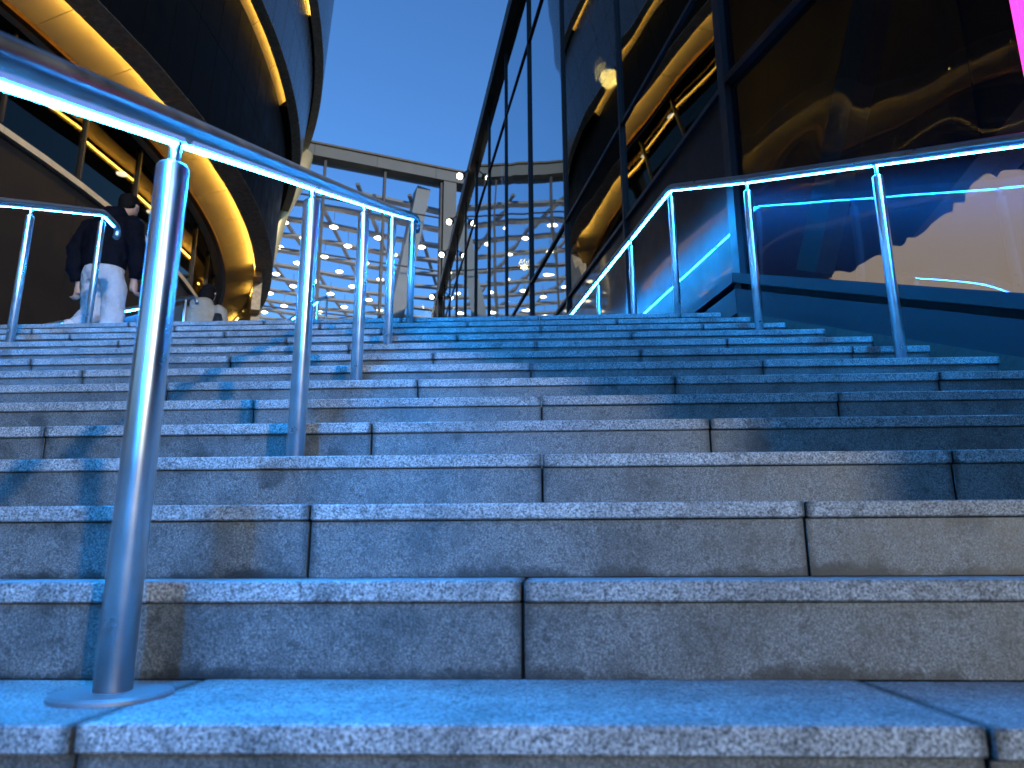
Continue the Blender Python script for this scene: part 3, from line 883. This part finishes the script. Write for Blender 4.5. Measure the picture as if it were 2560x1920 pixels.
# ------------------------------------------------------------------ people
def ring_loft(bm, secs, seg=14):
    """secs: (centre, rx, ry) horizontal ellipses or (centre, rx, ry, axis) tilted ones"""
    rings = []
    for s in secs:
        c = Vector(s[0]); rx, ry = s[1], s[2]
        ax = Vector(s[3]).normalized() if len(s) > 3 else Vector((0, 0, 1))
        xx = Vector((1, 0, 0)) - ax * ax.x
        if xx.length < 0.2: xx = Vector((0, 1, 0)) - ax * ax.y
        xx.normalize(); yy = ax.cross(xx)
        rings.append([bm.verts.new(c + xx * rx * math.cos(2 * math.pi * k / seg) + yy * ry * math.sin(2 * math.pi * k / seg)) for k in range(seg)])
    for a, b in zip(rings, rings[1:]):
        for k in range(seg): bm.faces.new((a[k], a[(k + 1) % seg], b[(k + 1) % seg], b[k]))
    bm.faces.new(rings[0][::-1]); bm.faces.new(rings[-1])

def limb(bm, pts, rads, seg=12):
    tube(bm, pts, rads, seg)

def fuse(name, bm, mat, voxel, parent, noise=0.0, dec=None):
    """one continuous surface out of overlapping closed shells"""
    me = mesh_of(bm, name + '_raw', mat)
    o = bpy.data.objects.new(name + '_raw', me); COL.objects.link(o)
    rm = o.modifiers.new('r', 'REMESH'); rm.mode = 'VOXEL'; rm.voxel_size = voxel; rm.use_smooth_shade = True
    sm = o.modifiers.new('s', 'SMOOTH'); sm.factor = 0.5; sm.iterations = 3
    if noise:
        tx = bpy.data.textures.new(name + '_folds', 'CLOUDS'); tx.noise_scale = 0.09
        dp = o.modifiers.new('d', 'DISPLACE'); dp.texture = tx; dp.strength = noise; dp.mid_level = 0.5
    dg = bpy.context.evaluated_depsgraph_get()
    m2 = bpy.data.meshes.new_from_object(o.evaluated_get(dg))
    bpy.data.objects.remove(o)
    m2.materials.clear(); m2.materials.append(M[mat])
    for p in m2.polygons: p.use_smooth = True
    return obj(name, m2, parent)

def fingers(bm, wrist, d, side, curl):
    """palm + four bent fingers + thumb; d: hand direction, side: thumb side"""
    w, d, s = Vector(wrist), Vector(d).normalized(), Vector(side).normalized()
    n = d.cross(s).normalized()
    limb(bm, [w - d * 0.03, w + d * 0.04, w + d * 0.085], [0.026, 0.036, 0.034])
    for i, L in enumerate((0.068, 0.076, 0.072, 0.056)):
        b = w + d * 0.08 + s * (0.027 - 0.018 * i)
        k1 = b + d * L * 0.45 + n * curl * 0.018
        k2 = k1 + d * L * 0.18 + n * curl * 0.03
        k3 = k2 - d * L * 0.12 + n * curl * 0.022
        limb(bm, [b - d * 0.02, k1, k2, k3], [0.0105, 0.0098, 0.009, 0.0075], 8)
    b = w + d * 0.025 + s * 0.025
    limb(bm, [b, b + s * 0.028 + d * 0.03, b + s * 0.024 + d * 0.062 + n * curl * 0.015], [0.013, 0.0115, 0.009], 8)

# man in a dark jacket and white jeans walking away
man = empty('person', (-3.72, 6.30, LAND), R_(-8))
tag(man, 'person in dark jacket and baggy white jeans walking away at top left', 'person')
bm = bmesh.new()
ring_loft(bm, [((0, 0, 0.90), 0.15, 0.10), ((0, 0.01, 1.05), 0.14, 0.095), ((0, 0.03, 1.25), 0.16, 0.11), ((0, 0.06, 1.40), 0.16, 0.09), ((0.01, 0.10, 1.47), 0.06, 0.06), ((0.02, 0.15, 1.55), 0.055, 0.055)])
ring_loft(bm, [((0.03, 0.15, 1.50), 0.05, 0.06), ((0.03, 0.19, 1.55), 0.07, 0.085), ((0.03, 0.20, 1.62), 0.078, 0.098), ((0.03, 0.20, 1.68), 0.072, 0.09), ((0.03, 0.195, 1.725), 0.035, 0.045)])
limb(bm, [(0.03, 0.28, 1.60), (0.03, 0.315, 1.585)], [0.018, 0.012], 8)       # nose
for sx in (-1, 1):
    limb(bm, [(0.03 + sx * 0.075, 0.20, 1.595), (0.03 + sx * 0.093, 0.185, 1.605), (0.03 + sx * 0.085, 0.185, 1.63)], [0.016, 0.013, 0.012], 8)   # ears
    limb(bm, [(sx * 0.19, 0.05, 1.40), (sx * 0.265, 0.01, 1.12), (sx * 0.275, 0.05, 0.86), (sx * 0.275, 0.06, 0.79)], [0.05, 0.042, 0.034, 0.027])
    fingers(bm, (sx * 0.275, 0.065, 0.785), (0.0, 0.05, -1), (-sx * 0.25, 1, 0.05), sx)
limb(bm, [(0.09, 0, 0.92), (0.10, 0.06, 0.50), (0.09, 0.02, 0.08)], [0.085, 0.055, 0.04])
limb(bm, [(-0.09, 0, 0.92), (-0.10, 0.06, 0.49), (-0.11, -0.16, 0.29)], [0.085, 0.055, 0.035])
fuse('body', bm, 'skin', 0.008, man)
bm = bmesh.new()
ring_loft(bm, [((0.03, 0.14, 1.56), 0.05, 0.04), ((0.03, 0.165, 1.60), 0.082, 0.075), ((0.03, 0.185, 1.66), 0.089, 0.105), ((0.03, 0.195, 1.71), 0.078, 0.098), ((0.03, 0.20, 1.745), 0.03, 0.045)])
fuse('hair', bm, 'hair', 0.008, man, 0.012)
bm = bmesh.new()
ring_loft(bm, [((0, 0, 0.90), 0.205, 0.145), ((0, 0.0, 0.95), 0.20, 0.15), ((0, 0.01, 1.10), 0.22, 0.165), ((0, 0.02, 1.25), 0.235, 0.175), ((0, 0.05, 1.37), 0.22, 0.14), ((0.0, 0.08, 1.45), 0.12, 0.10), ((0.01, 0.10, 1.50), 0.085, 0.085)])
ring_loft(bm, [((-0.02, -0.02, 1.34), 0.06, 0.03), ((-0.02, -0.02, 1.40), 0.12, 0.07), ((0.0, 0.02, 1.47), 0.125, 0.09), ((0.0, 0.06, 1.53), 0.09, 0.08)])    # hood
for sx in (-1, 1):
    limb(bm, [(sx * 0.17, 0.06, 1.38), (sx * 0.215, 0.04, 1.33), (sx * 0.295, 0.0, 1.12), (sx * 0.31, 0.03, 0.93), (sx * 0.29, 0.055, 0.81)], [0.08, 0.095, 0.086, 0.076, 0.056])
fuse('jacket', bm, 'navy', 0.014, man, 0.035)
bm = bmesh.new()
ring_loft(bm, [((0, 0, 1.0), 0.165, 0.115), ((0, 0, 0.92), 0.18, 0.13), ((0, 0, 0.84), 0.19, 0.135), ((0, 0.01, 0.76), 0.18, 0.12)])
limb(bm, [(0.095, 0.0, 0.88), (0.105, 0.04, 0.70), (0.105, 0.07, 0.48), (0.10, 0.04, 0.25), (0.10, 0.02, 0.07)], [0.10, 0.105, 0.098, 0.10, 0.105])
limb(bm, [(-0.095, 0.0, 0.88), (-0.105, 0.05, 0.70), (-0.105, 0.06, 0.50), (-0.11, -0.03, 0.40), (-0.11, -0.12, 0.29)], [0.10, 0.105, 0.10, 0.085, 0.075])
fuse('jeans', bm, 'denim', 0.013, man, 0.032)
bm = bmesh.new(); ring_loft(bm, [((0.09, 0.07, 0.0), 0.048, 0.13), ((0.09, 0.07, 0.04), 0.05, 0.135), ((0.09, 0.03, 0.09), 0.042, 0.07)]); obj('shoe', mesh_of(bm, 'shoe', 'shoe', True), man)
bm = bmesh.new(); limb(bm, [(-0.11, -0.13, 0.29), (-0.11, -0.19, 0.31), (-0.11, -0.22, 0.24), (-0.11, -0.20, 0.14)], [0.045, 0.052, 0.05, 0.036]); obj('shoe', mesh_of(bm, 'shoe', 'shoe', True), man)

# person in a beige coat, lower on the terrace
wom = empty('person', (-3.36, 7.60, 1.55), R_(-6))
tag(wom, 'person in beige hooded coat with black shoulder bag seen from behind', 'person')
bm = bmesh.new()
ring_loft(bm, [((0, 0, 0.85), 0.15, 0.10), ((0, 0.0, 1.05), 0.13, 0.09), ((0, 0.01, 1.25), 0.15, 0.10), ((0, 0.03, 1.36), 0.14, 0.08), ((0, 0.05, 1.42), 0.055, 0.055), ((0, 0.07, 1.50), 0.05, 0.05)])
ring_loft(bm, [((0, 0.09, 1.45), 0.045, 0.055), ((0, 0.11, 1.50), 0.065, 0.08), ((0, 0.11, 1.56), 0.073, 0.09), ((0, 0.11, 1.61), 0.066, 0.082), ((0, 0.105, 1.65), 0.03, 0.04)])
limb(bm, [(0, 0.19, 1.54), (0, 0.22, 1.525)], [0.016, 0.011], 8)
for sx in (-1, 1):
    limb(bm, [(sx * 0.075, 0.11, 1.54), (sx * 0.086, 0.10, 1.56)], [0.014, 0.012], 8)
    limb(bm, [(sx * 0.17, 0.02, 1.34), (sx * 0.25, 0.0, 1.08), (sx * 0.20, 0.14, 0.88)], [0.045, 0.038, 0.026])
    fingers(bm, (sx * 0.195, 0.15, 0.87), (-sx * 0.15, 0.25, -1), (-sx * 0.25, 1, 0.1), sx)
    limb(bm, [(sx * 0.08, 0, 0.90), (sx * 0.085, 0.03, 0.48), (sx * 0.085, 0.0, 0.06)], [0.08, 0.052, 0.04])
fuse('body', bm, 'skin', 0.009, wom)
bm = bmesh.new()
ring_loft(bm, [((0, 0.06, 1.44), 0.05, 0.03), ((0, 0.075, 1.49), 0.078, 0.07), ((0, 0.095, 1.56), 0.085, 0.098), ((0, 0.105, 1.62), 0.075, 0.092), ((0, 0.11, 1.665), 0.03, 0.045)])
fuse('hair', bm, 'hair', 0.009, wom, 0.012)
bm = bmesh.new()
ring_loft(bm, [((0, 0, 0.62), 0.215, 0.16), ((0, 0, 0.9), 0.205, 0.145), ((0, 0, 1.1), 0.195, 0.14), ((0, 0.01, 1.25), 0.20, 0.14), ((0, 0.03, 1.35), 0.175, 0.115), ((0, 0.05, 1.41), 0.10, 0.09), ((0, 0.06, 1.45), 0.08, 0.08)])
ring_loft(bm, [((0, -0.04, 1.28), 0.05, 0.03), ((0, -0.05, 1.34), 0.12, 0.06), ((0, -0.02, 1.41), 0.125, 0.09), ((0, 0.02, 1.46), 0.085, 0.07)])
for sx in (-1, 1):
    limb(bm, [(sx * 0.15, 0.03, 1.34), (sx * 0.20, 0.02, 1.30), (sx * 0.275, 0.0, 1.08), (sx * 0.22, 0.12, 0.90)], [0.065, 0.075, 0.066, 0.05])
fuse('coat', bm, 'beige', 0.014, wom, 0.02)
bm = bmesh.new(); tube(bm, [(-0.12, 0.10, 1.43), (-0.15, 0.02, 1.43), (-0.165, -0.09, 1.36), (-0.165, -0.155, 1.24), (-0.12, -0.165, 1.05), (0.0, -0.165, 0.9)], 0.02, 8); obj('bag_strap', mesh_of(bm, 'bag_strap', 'strap', True), wom)
bm = bmesh.new(); ring_loft(bm, [((0.235, -0.06, 0.98), 0.06, 0.06), ((0.24, -0.07, 1.12), 0.065, 0.065), ((0.225, -0.06, 1.25), 0.035, 0.04)]); obj('shoulder_bag', mesh_of(bm, 'shoulder_bag', 'strap', True), wom)
bm = bmesh.new()
for sx in (-1, 1): limb(bm, [(sx * 0.085, 0.03, 0.62), (sx * 0.088, 0.03, 0.4), (sx * 0.085, 0.0, 0.07)], [0.085, 0.075, 0.065])
obj('trousers', mesh_of(bm, 'trousers', 'strap', True), wom)
for sx in (-1, 1):
    bm = bmesh.new(); ring_loft(bm, [((sx * 0.085, 0.05, 0.0), 0.045, 0.12), ((sx * 0.085, 0.05, 0.04), 0.046, 0.122), ((sx * 0.085, 0.01, 0.09), 0.04, 0.06)]); obj('shoe', mesh_of(bm, 'shoe', 'strap', True), wom)
